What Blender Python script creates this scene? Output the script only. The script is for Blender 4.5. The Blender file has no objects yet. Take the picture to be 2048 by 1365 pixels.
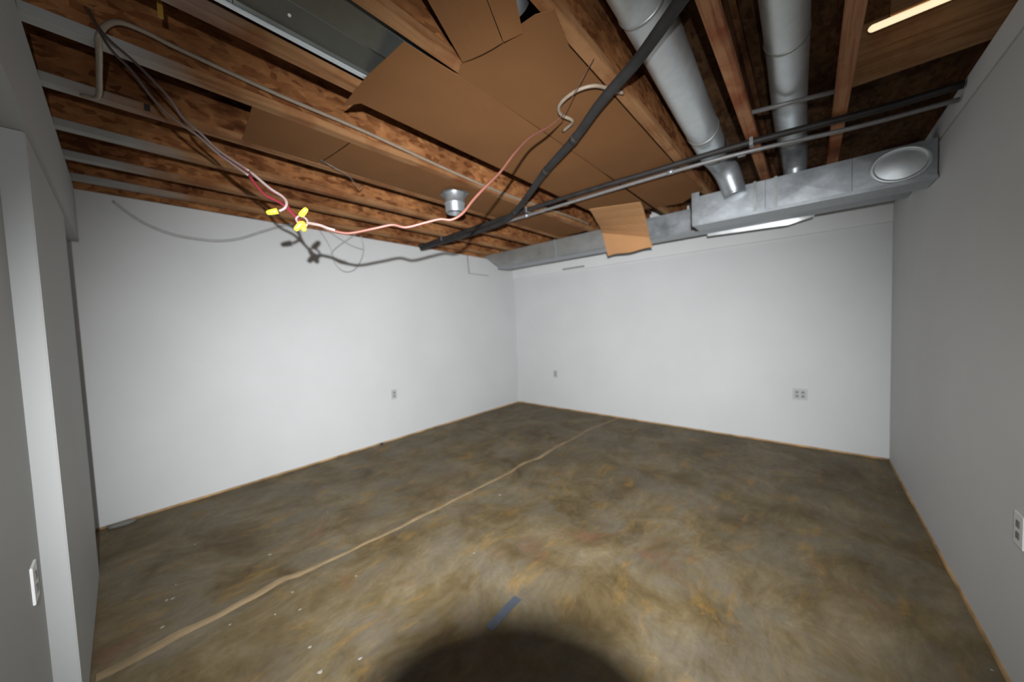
import bpy, bmesh, math, random
from mathutils import Vector, Matrix, Euler
from mathutils import noise as mnoise
random.seed(7)
sc = bpy.context.scene
C = sc.collection

# ------------------------------------------------------------------ camera
FWD = Vector((0.75189639, 0.6575414, -0.04786569))
RGT = Vector((0.65644843, -0.75341304, -0.03800338))
UPV = Vector((0.06105143, 0.00284675, 0.99813056))
EYE = Vector((0, 0, 1.35))
cd = bpy.data.cameras.new('camera')
cam = bpy.data.objects.new('camera', cd)
C.objects.link(cam)
m = Matrix(((RGT.x, UPV.x, -FWD.x), (RGT.y, UPV.y, -FWD.y), (RGT.z, UPV.z, -FWD.z))).to_4x4()
m.translation = EYE
cam.matrix_world = m
cd.sensor_fit = 'HORIZONTAL'; cd.sensor_width = 36.0
cd.lens = 681.38 / 2048 * 36.0
cd.clip_start = 0.01
cd.dof.use_dof = True
cd.dof.focus_distance = 0.95
cd.dof.aperture_fstop = 1.6
sc.camera = cam

# ------------------------------------------------------------------ world and exposure
w = bpy.data.worlds.new('world'); sc.world = w; w.use_nodes = True
w.node_tree.nodes['Background'].inputs[0].default_value = (0.03, 0.03, 0.035, 1)
w.node_tree.nodes['Background'].inputs[1].default_value = 0.05
sc.view_settings.view_transform = 'Standard'
sc.view_settings.look = 'None'
sc.view_settings.gamma = 1.0
sc.view_settings.use_curve_mapping = False
sc.view_settings.exposure = 0.0

# ------------------------------------------------------------------ the photographer's flash
FLASH = EYE + FWD * -0.12 + UPV * 0.145
TILT = math.radians(-12.5)
fd = (FWD * math.cos(TILT) + UPV * math.sin(TILT)).normalized()
fu = RGT.cross(fd).normalized()
ld = bpy.data.lights.new('flash_light', 'SPOT')
ld.energy = 955
ld.color = (0.97, 0.985, 1.0)
ld.spot_size = math.radians(2 * 55)
ld.spot_blend = 1.0
ld.shadow_soft_size = 0.008
lo = bpy.data.objects.new('flash_light', ld)
C.objects.link(lo)
mm = Matrix(((RGT.x, fu.x, -fd.x), (RGT.y, fu.y, -fd.y), (RGT.z, fu.z, -fd.z))).to_4x4()
lp = bpy.data.lights.new('flash_spill', 'POINT')      # the flash head's own side spill
lp.energy = 26; lp.color = ld.color; lp.shadow_soft_size = 0.01
lq = bpy.data.objects.new('flash_spill', lp); C.objects.link(lq); lq.location = FLASH
lo.matrix_world = Matrix.Translation(FLASH) @ mm @ Matrix.Diagonal((1.15, 1.0, 1.0, 1.0))

# ------------------------------------------------------------------ helpers
def tag(o, label=None, cat=None, group=None, kind=None):
    if label: o['label'] = label
    if cat: o['category'] = cat
    if group: o['group'] = group
    if kind: o['kind'] = kind
    return o

def empty(name, loc, label, cat, group=None):
    o = bpy.data.objects.new(name, None); C.objects.link(o)
    o.location = loc; o.empty_display_size = 0.05
    return tag(o, label, cat, group)

def link(name, bm, mat, parent=None, smooth=False, autosm=False):
    me = bpy.data.meshes.new(name)
    bmesh.ops.recalc_face_normals(bm, faces=bm.faces)
    bm.to_mesh(me); bm.free()
    if smooth:
        for p in me.polygons: p.use_smooth = True
    o = bpy.data.objects.new(name, me); C.objects.link(o)
    if mat: me.materials.append(mat)
    if parent:
        o.parent = parent
        o.location = -Vector(parent.location) if parent.parent is None else (0, 0, 0)
        if parent.parent is None and parent.type == 'MESH':
            o.location = (0, 0, 0)
    return o

def box(bm, x0, x1, y0, y1, z0, z1, bev=0.0):
    vs = [bm.verts.new((x, y, z)) for x in (x0, x1) for y in (y0, y1) for z in (z0, z1)]
    fs = [(0, 1, 3, 2), (4, 6, 7, 5), (0, 4, 5, 1), (2, 3, 7, 6), (0, 2, 6, 4), (1, 5, 7, 3)]
    f = [bm.faces.new([vs[i] for i in q]) for q in fs]
    if bev > 0:
        es = list({e for ff in f for e in ff.edges})
        bmesh.ops.bevel(bm, geom=es, offset=bev, segments=2, affect='EDGES')

def bx(name, x0, x1, y0, y1, z0, z1, mat, parent=None, bev=0.0):
    bm = bmesh.new(); box(bm, x0, x1, y0, y1, z0, z1, bev)
    return link(name, bm, mat, parent)

def prism(bm, pts, z0, z1):
    """pts (x,y) outline; extruded z0..z1"""
    a = [bm.verts.new((p[0], p[1], z0)) for p in pts]
    b = [bm.verts.new((p[0], p[1], z1)) for p in pts]
    n = len(pts)
    bm.faces.new(a[::-1]); bm.faces.new(b)
    for i in range(n):
        bm.faces.new((a[i], a[(i + 1) % n], b[(i + 1) % n], b[i]))

def smooth_path(P, n=6):
    P = [Vector(p) for p in P]
    if len(P) < 3: return P
    out = []
    Q = [P[0] * 2 - P[1]] + P + [P[-1] * 2 - P[-2]]
    for i in range(1, len(Q) - 2):
        for k in range(n):
            t = k / n
            p0, p1, p2, p3 = Q[i - 1], Q[i], Q[i + 1], Q[i + 2]
            out.append(0.5 * ((2 * p1) + (p2 - p0) * t + (2 * p0 - 5 * p1 + 4 * p2 - p3) * t * t + (3 * p1 - p0 - 3 * p2 + p3) * t ** 3))
    out.append(P[-1])
    return out

def tube(bm, path, r, seg=10, cap=True, sx=1.0):
    """r number or list of radii"""
    n = len(path)
    rr = r if isinstance(r, (list, tuple)) else [r] * n
    T0 = (path[1] - path[0]).normalized()
    ref = Vector((0, 0, 1)) if abs(T0.z) < 0.9 else Vector((1, 0, 0))
    N = T0.cross(ref).normalized()
    rings = []
    for i, p in enumerate(path):
        if i == 0: T = (path[1] - p)
        elif i == n - 1: T = (p - path[i - 1])
        else: T = (path[i + 1] - path[i - 1])
        T.normalize()
        N = (N - T * N.dot(T)).normalized()
        B = T.cross(N)
        rings.append([bm.verts.new(p + (N * math.cos(2 * math.pi * k / seg) * sx + B * math.sin(2 * math.pi * k / seg)) * rr[i]) for k in range(seg)])
    for a, b in zip(rings[:-1], rings[1:]):
        for k in range(seg):
            bm.faces.new((a[k], a[(k + 1) % seg], b[(k + 1) % seg], b[k]))
    if cap:
        bm.faces.new(rings[0][::-1]); bm.faces.new(rings[-1])

def tb(name, P, r, mat, parent=None, seg=10, n=6, sx=1.0, straight=False):
    bm = bmesh.new()
    path = [Vector(p) for p in P] if straight else smooth_path(P, n)
    tube(bm, path, r, seg, True, sx)
    return link(name, bm, mat, parent, smooth=True)

# ------------------------------------------------------------------ materials
def newmat(name):
    ma = bpy.data.materials.new(name); ma.use_nodes = True
    nt = ma.node_tree
    return ma, nt, nt.nodes['Principled BSDF']

def ramp(nt, stops):
    r = nt.nodes.new('ShaderNodeValToRGB')
    e = r.color_ramp.elements
    while len(e) < len(stops): e.new(0.5)
    for i, (p, c) in enumerate(stops):
        e[i].position = p; e[i].color = (*c, 1)
    return r

def noise_tex(nt, scale, detail=4, rough=0.55, dist=0.0, mapscale=None, rot=None):
    tc = nt.nodes.new('ShaderNodeTexCoord')
    n = nt.nodes.new('ShaderNodeTexNoise')
    n.inputs['Scale'].default_value = scale
    n.inputs['Detail'].default_value = detail
    n.inputs['Roughness'].default_value = rough
    n.inputs['Distortion'].default_value = dist
    if mapscale or rot:
        mp = nt.nodes.new('ShaderNodeMapping')
        if mapscale: mp.inputs['Scale'].default_value = mapscale
        if rot: mp.inputs['Rotation'].default_value = rot
        nt.links.new(tc.outputs['Object'], mp.inputs['Vector'])
        nt.links.new(mp.outputs['Vector'], n.inputs['Vector'])
    else:
        nt.links.new(tc.outputs['Object'], n.inputs['Vector'])
    return n

def mixc(nt, fac, a, b, mode='MIX'):
    mx = nt.nodes.new('ShaderNodeMix'); mx.data_type = 'RGBA'; mx.blend_type = mode
    if hasattr(fac, 'links') or hasattr(fac, 'node'): nt.links.new(fac, mx.inputs[0])
    else: mx.inputs[0].default_value = fac
    for s, i in ((a, 6), (b, 7)):
        if hasattr(s, 'node'): nt.links.new(s, mx.inputs[i])
        else: mx.inputs[i].default_value = (*s, 1)
    return mx.outputs[2]

def bump(nt, b, h, strength, dist=0.01):
    bp = nt.nodes.new('ShaderNodeBump')
    bp.inputs['Strength'].default_value = strength
    bp.inputs['Distance'].default_value = dist
    nt.links.new(h, bp.inputs['Height'])
    nt.links.new(bp.outputs[0], b.inputs['Normal'])

def mat_paint(name, col, rough=0.65, amp=0.03):
    ma, nt, b = newmat(name)
    n = noise_tex(nt, 1.7, 3)
    r = ramp(nt, [(0.3, tuple(c * (1 - amp) for c in col)), (0.7, tuple(min(1, c * (1 + amp)) for c in col))])
    nt.links.new(n.outputs['Fac'], r.inputs[0])
    nt.links.new(r.outputs[0], b.inputs['Base Color'])
    b.inputs['Roughness'].default_value = rough
    n2 = noise_tex(nt, 180, 2)
    bump(nt, b, n2.outputs['Fac'], 0.05, 0.002)
    return ma

def mat_plain(name, col, rough=0.5, metal=0.0, amp=0.08, scale=30):
    ma, nt, b = newmat(name)
    n = noise_tex(nt, scale, 3)
    r = ramp(nt, [(0.3, tuple(c * (1 - amp) for c in col)), (0.7, tuple(min(1, c * (1 + amp)) for c in col))])
    nt.links.new(n.outputs['Fac'], r.inputs[0])
    nt.links.new(r.outputs[0], b.inputs['Base Color'])
    b.inputs['Roughness'].default_value = rough
    b.inputs['Metallic'].default_value = metal
    return ma

def mat_metal(name, col, rough=0.38, spang=14, amp=0.35):
    ma, nt, b = newmat(name)
    tc = nt.nodes.new('ShaderNodeTexCoord')
    v = nt.nodes.new('ShaderNodeTexVoronoi'); v.inputs['Scale'].default_value = spang * 4
    nt.links.new(tc.outputs['Object'], v.inputs['Vector'])
    n = noise_tex(nt, spang * 0.35, 4, 0.6)
    f = mixc(nt, 0.18, n.outputs['Fac'], v.outputs['Color'])
    r = ramp(nt, [(0.25, tuple(c * (1 - amp) for c in col)), (0.75, col)])
    nt.links.new(f, r.inputs[0])
    nt.links.new(r.outputs[0], b.inputs['Base Color'])
    r2 = ramp(nt, [(0.3, (rough - 0.07,) * 3), (0.7, (rough + 0.1,) * 3)])
    nt.links.new(n.outputs['Fac'], r2.inputs[0])
    nt.links.new(r2.outputs[0], b.inputs['Roughness'])
    b.inputs['Metallic'].default_value = 0.7
    n3 = noise_tex(nt, 3.0, 2)
    bump(nt, b, n3.outputs['Fac'], 0.25, 0.03)
    return ma

def mat_osb(name, dark, light, red):
    ma, nt, b = newmat(name)
    tc = nt.nodes.new('ShaderNodeTexCoord')
    mp = nt.nodes.new('ShaderNodeMapping'); mp.inputs['Scale'].default_value = (0.45, 1, 1.0)
    nt.links.new(tc.outputs['Object'], mp.inputs['Vector'])
    v = nt.nodes.new('ShaderNodeTexVoronoi'); v.inputs['Scale'].default_value = 45
    nt.links.new(mp.outputs[0], v.inputs['Vector'])
    n = noise_tex(nt, 9, 6, 0.7, 0.8, (0.6, 1, 1))
    sep = nt.nodes.new('ShaderNodeSeparateColor')
    nt.links.new(v.outputs['Color'], sep.inputs[0])
    r1 = ramp(nt, [(0.1, dark), (0.55, light), (0.95, tuple(min(1, c * 1.35) for c in light))])
    nt.links.new(sep.outputs[0], r1.inputs[0])
    r2 = ramp(nt, [(0.3, dark), (0.5, red), (0.72, light)])
    nt.links.new(n.outputs['Fac'], r2.inputs[0])
    c = mixc(nt, 0.6, r1.outputs[0], r2.outputs[0])
    n2 = noise_tex(nt, 2.3, 3, 0.6)
    r3 = ramp(nt, [(0.35, (0.45, 0.4, 0.38)), (0.6, (1, 1, 1))])
    nt.links.new(n2.outputs['Fac'], r3.inputs[0])
    c2 = mixc(nt, 1.0, c, r3.outputs[0], 'MULTIPLY')
    nt.links.new(c2, b.inputs['Base Color'])
    b.inputs['Roughness'].default_value = 0.8
    b.inputs['Specular IOR Level'].default_value = 0.1
    bump(nt, b, n.outputs['Fac'], 0.3, 0.004)
    return ma

def mat_lumber(name, base, dark, sc_=(0.6, 14, 14), red=None, spray=False):
    ma, nt, b = newmat(name)
    n = noise_tex(nt, 3.2, 6, 0.6, 0.6, sc_)
    r = ramp(nt, [(0.28, dark), (0.52, base), (0.8, tuple(min(1, c * 1.2) for c in base))])
    nt.links.new(n.outputs['Fac'], r.inputs[0])
    n2 = noise_tex(nt, 3.5, 4, 0.6)
    r3 = ramp(nt, [(0.36, red or (0.62, 0.42, 0.32)), (0.55, (1, 1, 1))])
    nt.links.new(n2.outputs['Fac'], r3.inputs[0])
    c2 = mixc(nt, 0.85, r.outputs[0], r3.outputs[0], 'MULTIPLY')
    if spray:      # white paint overspray on the joist ends by the near wall
        tc = nt.nodes.new('ShaderNodeTexCoord'); sx = nt.nodes.new('ShaderNodeSeparateXYZ')
        nt.links.new(tc.outputs['Object'], sx.inputs[0])
        n4 = noise_tex(nt, 2.0, 3)
        mr = nt.nodes.new('ShaderNodeMath'); mr.operation = 'MULTIPLY_ADD'; mr.inputs[1].default_value = 0.9
        nt.links.new(n4.outputs['Fac'], mr.inputs[0]); nt.links.new(sx.outputs['X'], mr.inputs[2])
        r5 = ramp(nt, [(0.42, (1, 1, 1)), (0.78, (0, 0, 0))])
        nt.links.new(mr.outputs[0], r5.inputs[0])
        c2 = mixc(nt, r5.outputs[0], c2, (0.33, 0.33, 0.315))
    nt.links.new(c2, b.inputs['Base Color'])
    b.inputs['Roughness'].default_value = 0.75
    b.inputs['Specular IOR Level'].default_value = 0.15
    bump(nt, b, n.outputs['Fac'], 0.2, 0.003)
    return ma

def mat_cardboard(name, col):
    ma, nt, b = newmat(name)
    n = noise_tex(nt, 2.5, 4, 0.5)
    r = ramp(nt, [(0.3, tuple(c * 0.9 for c in col)), (0.7, tuple(c * 1.08 for c in col))])
    nt.links.new(n.outputs['Fac'], r.inputs[0])
    nt.links.new(r.outputs[0], b.inputs['Base Color'])
    b.inputs['Roughness'].default_value = 0.9
    b.inputs['Specular IOR Level'].default_value = 0.08
    n3 = noise_tex(nt, 2.0, 2, 0.5, 0, (1, 60, 1))
    bump(nt, b, n3.outputs['Fac'], 0.12, 0.002)
    return ma

def mat_floor():
    ma, nt, b = newmat('stained_concrete')
    warp = noise_tex(nt, 0.9, 3, 0.5)
    tc = nt.nodes.new('ShaderNodeTexCoord')
    add = nt.nodes.new('ShaderNodeVectorMath'); add.operation = 'MULTIPLY_ADD'
    nt.links.new(warp.outputs['Color'], add.inputs[0])
    add.inputs[1].default_value = (0.55, 0.55, 0)
    nt.links.new(tc.outputs['Object'], add.inputs[2])
    def nz(scale, detail, rough, ms=(1, 1, 1), rot=0, off=0, dist=0.4):
        mp = nt.nodes.new('ShaderNodeMapping')
        mp.inputs['Scale'].default_value = ms
        mp.inputs['Rotation'].default_value = (0, 0, rot)
        mp.inputs['Location'].default_value = (off, off * 0.7, 0)
        nt.links.new(add.outputs[0], mp.inputs['Vector'])
        n = nt.nodes.new('ShaderNodeTexNoise')
        n.inputs['Scale'].default_value = scale; n.inputs['Detail'].default_value = detail
        n.inputs['Roughness'].default_value = rough; n.inputs['Distortion'].default_value = dist
        nt.links.new(mp.outputs[0], n.inputs['Vector'])
        return n.outputs['Fac']
    base = ramp(nt, [(0.34, (0.062, 0.041, 0.015)), (0.5, (0.106, 0.079, 0.037)), (0.66, (0.160, 0.127, 0.076))])
    nt.links.new(nz(2.4, 8, 0.68), base.inputs[0])
    g = ramp(nt, [(0.46, (0, 0, 0)), (0.62, (1, 1, 1))])
    nt.links.new(nz(2.9, 8, 0.68, (1, 1, 1), 0.5, 7.3), g.inputs[0])
    gs = nt.nodes.new('ShaderNodeMath'); gs.operation = 'MULTIPLY'; gs.inputs[1].default_value = 0.62
    nt.links.new(g.outputs[0], gs.inputs[0])
    c = mixc(nt, gs.outputs[0], base.outputs[0], (0.112, 0.098, 0.074))
    o = ramp(nt, [(0.55, (0, 0, 0)), (0.68, (1, 1, 1))])
    nt.links.new(nz(3.0, 7, 0.66, (1, 2.2, 1), 0.7, 3.1), o.inputs[0])
    os_ = nt.nodes.new('ShaderNodeMath'); os_.operation = 'MULTIPLY'; os_.inputs[1].default_value = 0.6
    nt.links.new(o.outputs[0], os_.inputs[0])
    c = mixc(nt, os_.outputs[0], c, (0.20, 0.115, 0.026))
    rd = ramp(nt, [(0.6, (0, 0, 0)), (0.72, (1, 1, 1))])
    nt.links.new(nz(1.5, 5, 0.6, (1.6, 1, 1), 0.2, 15.7), rd.inputs[0])
    rs = nt.nodes.new('ShaderNodeMath'); rs.operation = 'MULTIPLY'; rs.inputs[1].default_value = 0.8
    nt.links.new(rd.outputs[0], rs.inputs[0])
    c = mixc(nt, rs.outputs[0], c, (0.125, 0.062, 0.032))
    # trowel streaks
    st = ramp(nt, [(0.3, (0.8, 0.79, 0.77)), (0.7, (1.18, 1.18, 1.2))])
    nt.links.new(nz(6, 7, 0.7, (1, 3.2, 1), 0.9, 1.1, 0.5), st.inputs[0])
    c = mixc(nt, 0.8, c, st.outputs[0], 'MULTIPLY')
    # worn edges near the walls stay browner
    fine = ramp(nt, [(0.3, (0.85, 0.85, 0.85)), (0.7, (1.12, 1.12, 1.12))])
    nt.links.new(nz(34, 4, 0.7), fine.inputs[0])
    c = mixc(nt, 0.7, c, fine.outputs[0], 'MULTIPLY')
    nt.links.new(c, b.inputs['Base Color'])
    b.inputs['Roughness'].default_value = 0.62
    b.inputs['Specular IOR Level'].default_value = 0.3
    bump(nt, b, nz(14, 5, 0.6), 0.15, 0.004)
    return ma

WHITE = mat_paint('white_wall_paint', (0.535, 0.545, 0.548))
NEAR = mat_paint('dimmed_near_wall_paint', (0.36, 0.37, 0.365))  # white wall paint darkened to stand in for the flash falling off here
WHITE2 = mat_paint('white_soffit_paint', (0.60, 0.61, 0.612))
FLOOR = mat_floor()
CRACK = mat_plain('tan_crack_filler', (0.225, 0.160, 0.085), 0.8, 0, 0.2, 9)
EDGE = mat_plain('bare_wood_edge', (0.34, 0.21, 0.09), 0.8, 0, 0.45, 8)
SUBFLOOR = mat_osb('subfloor_board', (0.07, 0.035, 0.015), (0.20, 0.12, 0.06), (0.13, 0.06, 0.03))
WEB = mat_osb('strand_board_web', (0.085, 0.032, 0.012), (0.41, 0.20, 0.08), (0.25, 0.085, 0.028))
WEB_R = mat_osb('dark_strand_board_web', (0.09, 0.04, 0.018), (0.27, 0.14, 0.07), (0.18, 0.07, 0.03))
FLANGE = mat_lumber('joist_flange_lumber', (0.28, 0.145, 0.064), (0.17, 0.075, 0.030), spray=True)
FLANGE_R = mat_lumber('red_joist_flange_lumber', (0.36, 0.18, 0.09), (0.22, 0.085, 0.042), red=(0.62, 0.34, 0.27))
BLOCKW = mat_lumber('blocking_lumber', (0.26, 0.145, 0.07), (0.17, 0.08, 0.035), (14, 0.6, 14))
CARD = mat_cardboard('dimmed_cardboard', (0.168, 0.078, 0.031))  # cardboard colour darkened for the weaker flash overhead; the flap has a lighter copy
CARDE = mat_cardboard('cardboard_flap_brown', (0.42, 0.225, 0.105))
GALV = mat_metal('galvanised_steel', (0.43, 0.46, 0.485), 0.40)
GALV2 = mat_metal('round_duct_steel', (0.72, 0.77, 0.79), 0.45, 10, 0.2)
GLARE = mat_metal('mirroring_steel', (0.75, 0.78, 0.80), 0.46, 10, 0.1)
GALVD = mat_metal('dull_duct_steel', (0.42, 0.44, 0.43), 0.4, 8, 0.25)
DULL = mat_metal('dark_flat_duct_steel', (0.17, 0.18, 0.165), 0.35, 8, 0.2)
CONDUIT = mat_plain('grey_conduit', (0.20, 0.195, 0.195), 0.45, 0.3)
BLACKP = mat_plain('black_pipe', (0.016, 0.014, 0.013), 0.6, 0.0, 0.4, 12)
HOSE = mat_plain('black_hose_rubber', (0.012, 0.011, 0.011), 0.8, 0.0, 0.5, 10)
CABLE = mat_plain('off_white_cable', (0.24, 0.19, 0.14), 0.5)
SHADOWG = mat_plain('wire_shadow_grey', (0.40, 0.40, 0.395), 0.5)  # grey picked to read as a wire shadow on the wall
WIREW = mat_plain('white_wire', (0.17, 0.125, 0.115), 0.4)
WIREG = mat_plain('greyish_wire', (0.10, 0.075, 0.066), 0.45)
WIRER = mat_plain('red_wire', (0.12, 0.012, 0.018), 0.4)
THINW = mat_plain('brown_thin_wire', (0.06, 0.03, 0.02), 0.6)
WIRES = mat_plain('salmon_wire', (0.098, 0.036, 0.025), 0.45)
YELLOW = mat_plain('yellow_plastic', (0.50, 0.40, 0.03), 0.35, 0, 0.03)
PLATE = mat_plain('grey_white_plate', (0.40, 0.40, 0.40), 0.4, 0, 0.02)
PLATEW = mat_plain('white_plate', (0.70, 0.70, 0.70), 0.4, 0, 0.02)
RECEPT = mat_plain('dark_receptacle', (0.17, 0.17, 0.17), 0.5, 0, 0.02)
DARK = mat_plain('dark_gap', (0.02, 0.02, 0.02), 0.8)
GAP = mat_plain('grey_gap', (0.16, 0.16, 0.145), 0.8)
BLUEM = mat_plain('blue_grey_strip', (0.068, 0.080, 0.102), 0.5, 0.2)
SPOTM = mat_plain('pale_paint_drip', (0.22, 0.21, 0.18), 0.7)
BODY = mat_plain('black_camera_body', (0.02, 0.02, 0.02), 0.5)
YSTRAP = mat_plain('ochre_strap', (0.35, 0.2, 0.03), 0.6)
TUBEM, nt_, b_ = newmat('lit_tube')
b_.inputs['Base Color'].default_value = (1, 0.9, 0.7, 1)
b_.inputs['Emission Color'].default_value = (1.0, 0.80, 0.50, 1)
b_.inputs['Emission Strength'].default_value = 0.95

# ------------------------------------------------------------------ the room
XN, XF, YL, YR = -0.165, 4.481, 3.82, -0.547
ZJ = 2.415          # underside of joists
ZT = 2.70           # underside of subfloor
HEAD = 2.035
RX = -0.222         # recessed face

bm = bmesh.new(); box(bm, -0.7, 4.7, -0.8, 4.1, -0.12, 0.0)
floor = tag(link('floor', bm, FLOOR), 'olive brown stained concrete floor with ochre patches', kind='structure')

# crack filler line across the floor
cr = [(4.47, 1.99), (4.194, 2.029), (3.95, 2.055), (3.762, 2.085), (3.4, 2.06), (3.0, 2.075), (2.706, 2.05), (2.5, 2.085), (2.263, 2.064), (1.9, 2.075),
      (1.587, 2.086), (1.168, 2.1), (0.843, 2.125), (0.577, 2.15), (0.485, 2.168), (0.25, 2.148), (0.076, 2.153), (-0.06, 2.14), (-0.15, 2.15)]
cp = smooth_path([(x, y, 0) for x, y in cr], 8)
bm = bmesh.new(); L = []; Rr = []
for i, p in enumerate(cp):
    wd = 0.017 + 0.009 * mnoise.noise(Vector((p.x * 6, 1.3, 0)))
    off = 0.010 * mnoise.noise(Vector((p.x * 9, 7.7, 0)))
    wd = max(wd, 0.008)
    if p.x < 0.6: wd += 0.008
    L.append(bm.verts.new((p.x, p.y + off - wd, 0.0005))); Rr.append(bm.verts.new((p.x, p.y + off + wd, 0.0005)))
mid = [bm.verts.new(((a.co.x), (a.co.y + b.co.y) / 2, 0.003)) for a, b in zip(L, Rr)]
for i in range(len(L) - 1):
    bm.faces.new((L[i], L[i + 1], mid[i + 1], mid[i])); bm.faces.new((mid[i], mid[i + 1], Rr[i + 1], Rr[i]))
o = link('crack_filler', bm, CRACK, floor); o['label'] = 'tan filled crack running across the concrete floor'

# dried paint drips on the floor
spots = [(0.933, 2.716), (2.367, 3.393), (0.113, 2.606), (0.091, 2.481), (0.07, 2.49), (0.043, 2.275), (0.516, 2.485), (0.232, 3.006), (0.564, 1.391), (0.45, 1.612),
         (0.768, 1.877), (0.404, 1.934), (0.505, 2.028), (0.491, 1.87), (3.706, -0.491), (2.049, -0.515), (0.251, 2.036), (0.437, 1.462), (-0.15, 3.68), (1.9, 1.85), (2.3, 2.9), (1.3, 1.5)]
for i, (x, y) in enumerate(spots):
    bm = bmesh.new(); r = random.uniform(0.005, 0.011); a = []
    el = random.uniform(0.5, 1.6); ang = random.uniform(0, 3)
    for k in range(9):
        t = 2 * math.pi * k / 9; q = r * random.uniform(0.7, 1.15)
        u, v = q * math.cos(t) * el, q * math.sin(t)
        a.append(bm.verts.new((x + u * math.cos(ang) - v * math.sin(ang), y + u * math.sin(ang) + v * math.cos(ang), 0.0005)))
    c = bm.verts.new((x, y, 0.003))
    for k in range(9): bm.faces.new((a[k], a[(k + 1) % 9], c))
    link('paint_drip', bm, SPOTM, floor)

def wall(name, x0, x1, y0, y1, z0, z1, lab, mat=None):
    return tag(bx(name, x0, x1, y0, y1, z0, z1, mat or WHITE), lab, kind='structure')

wall('wall_left', -0.7, 4.6, YL, YL + 0.12, 0.012, ZJ - 0.002, 'long white painted drywall wall on the left')
wall('wall_far', XF, XF + 0.12, YR - 0.1, YL - 0.001, 0.012, ZT, 'white painted end wall under the silver ductwork')
wall('wall_right', -0.7, XF - 0.001, YR - 0.12, YR, 0.012, 2.288, 'white painted side wall on the right')
# upper band above the right wall: a shadow gap and a painted plate
wall('trim_1', -0.7, XF - 0.001, YR - 0.12, YR - 0.014, 2.288, 2.302, 'thin shadow gap above the right wall', GAP)
wall('trim_2', -0.7, XF - 0.001, YR - 0.12, YR, 2.302, ZJ, 'pale painted plate along the top of the right wall', WHITE2)

# near wall: a pier between two shallow door-high recesses, header over both
near = tag(bpy.data.objects.new('wall_near', None), 'white near wall with two shallow door high recesses at the left edge', kind='structure')
C.objects.link(near); near.location = (XN, 2.0, 0)
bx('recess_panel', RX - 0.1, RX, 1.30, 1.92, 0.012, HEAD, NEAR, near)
bx('recess_panel', RX - 0.1, RX, YR + 0.001, YR + 0.06, 0.012, HEAD, NEAR, near)  # unseen opening left between these panels, shaped to drain bounce light
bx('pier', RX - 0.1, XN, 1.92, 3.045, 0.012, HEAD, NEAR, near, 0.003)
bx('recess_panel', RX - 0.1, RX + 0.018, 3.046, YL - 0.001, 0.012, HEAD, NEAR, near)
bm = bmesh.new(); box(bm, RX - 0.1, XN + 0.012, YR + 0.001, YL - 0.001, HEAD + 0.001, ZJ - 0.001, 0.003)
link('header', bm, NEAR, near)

# ceiling: subfloor sheets resting on the joists
ceil = tag(bpy.data.objects.new('ceiling', None), 'dark strand board subfloor seen between the joists', kind='structure')
C.objects.link(ceil); ceil.location = (2, 2, ZT)
xs = [-0.75, 0.47, 1.69, 2.91, 4.13, 4.62]
for i in range(len(xs) - 1):
    for j, (ya, yb) in enumerate(((-0.7, 1.09), (1.09, 3.95))):
        bx('subfloor_sheet', xs[i] + 0.002, xs[i + 1] - 0.002, ya + 0.002, yb - 0.002, ZT + 0.001, ZT + 0.02, SUBFLOOR, ceil)
wall('trim_3', -0.74, -0.71, -0.66, 3.93, ZJ, ZT, 'rim board closing the joist bays behind', SUBFLOOR)
wall('trim_4', -0.70, XF - 0.001, YR - 0.14, YR - 0.10, ZJ + 0.001, ZT, 'dark rim board above the right wall', WEB_R)

# bare edge along the foot of the walls
def edge_strip(name, x0, x1, y0, y1, lab, axis):
    bm = bmesh.new(); n = 60; rows = []
    for i in range(n + 1):
        t = i / n; h = 0.013 + 0.004 * mnoise.noise(Vector((t * 23, x0 * 3 + y0, 1)))
        if axis == 0:
            x = x0 + (x1 - x0) * t; d = 0.010 + 0.005 * mnoise.noise(Vector((t * 31, y0, 5)))
            q = [(x, y0, 0), (x, y0, h), (x, y0 + (y1 - y0) * d * 40, h * 0.9), (x, y0 + (y1 - y0) * d * 60, 0)]
        else:
            y = y0 + (y1 - y0) * t; d = 0.010 + 0.005 * mnoise.noise(Vector((t * 31, x0, 5)))
            q = [(x0, y, 0), (x0, y, h), (x0 + (x1 - x0) * d * 40, y, h * 0.9), (x0 + (x1 - x0) * d * 60, y, 0)]
        rows.append([bm.verts.new(v) for v in q])
    for a, b in zip(rows[:-1], rows[1:]):
        for k in range(3): bm.faces.new((a[k], a[k + 1], b[k + 1], b[k]))
    return tag(link(name, bm, EDGE), lab, kind='structure')
edge_strip('baseboard_left', -0.2, XF - 0.01, YL, YL - 0.02, 'bare wood strip at the foot of the left wall', 0)
edge_strip('baseboard_far', XF, XF - 0.02, YR + 0.01, YL - 0.01, 'bare wood strip at the foot of the end wall', 1)
edge_strip('baseboard_right', -0.1, XF - 0.01, YR, YR + 0.014, 'bare wood strip at the foot of the right wall', 0)
tag(bx('baseboard_near', XN - 0.09, XN - 0.002, 1.95, 3.04, 0.0, 0.012, EDGE), 'bare strip under the near wall pier', kind='structure')

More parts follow.
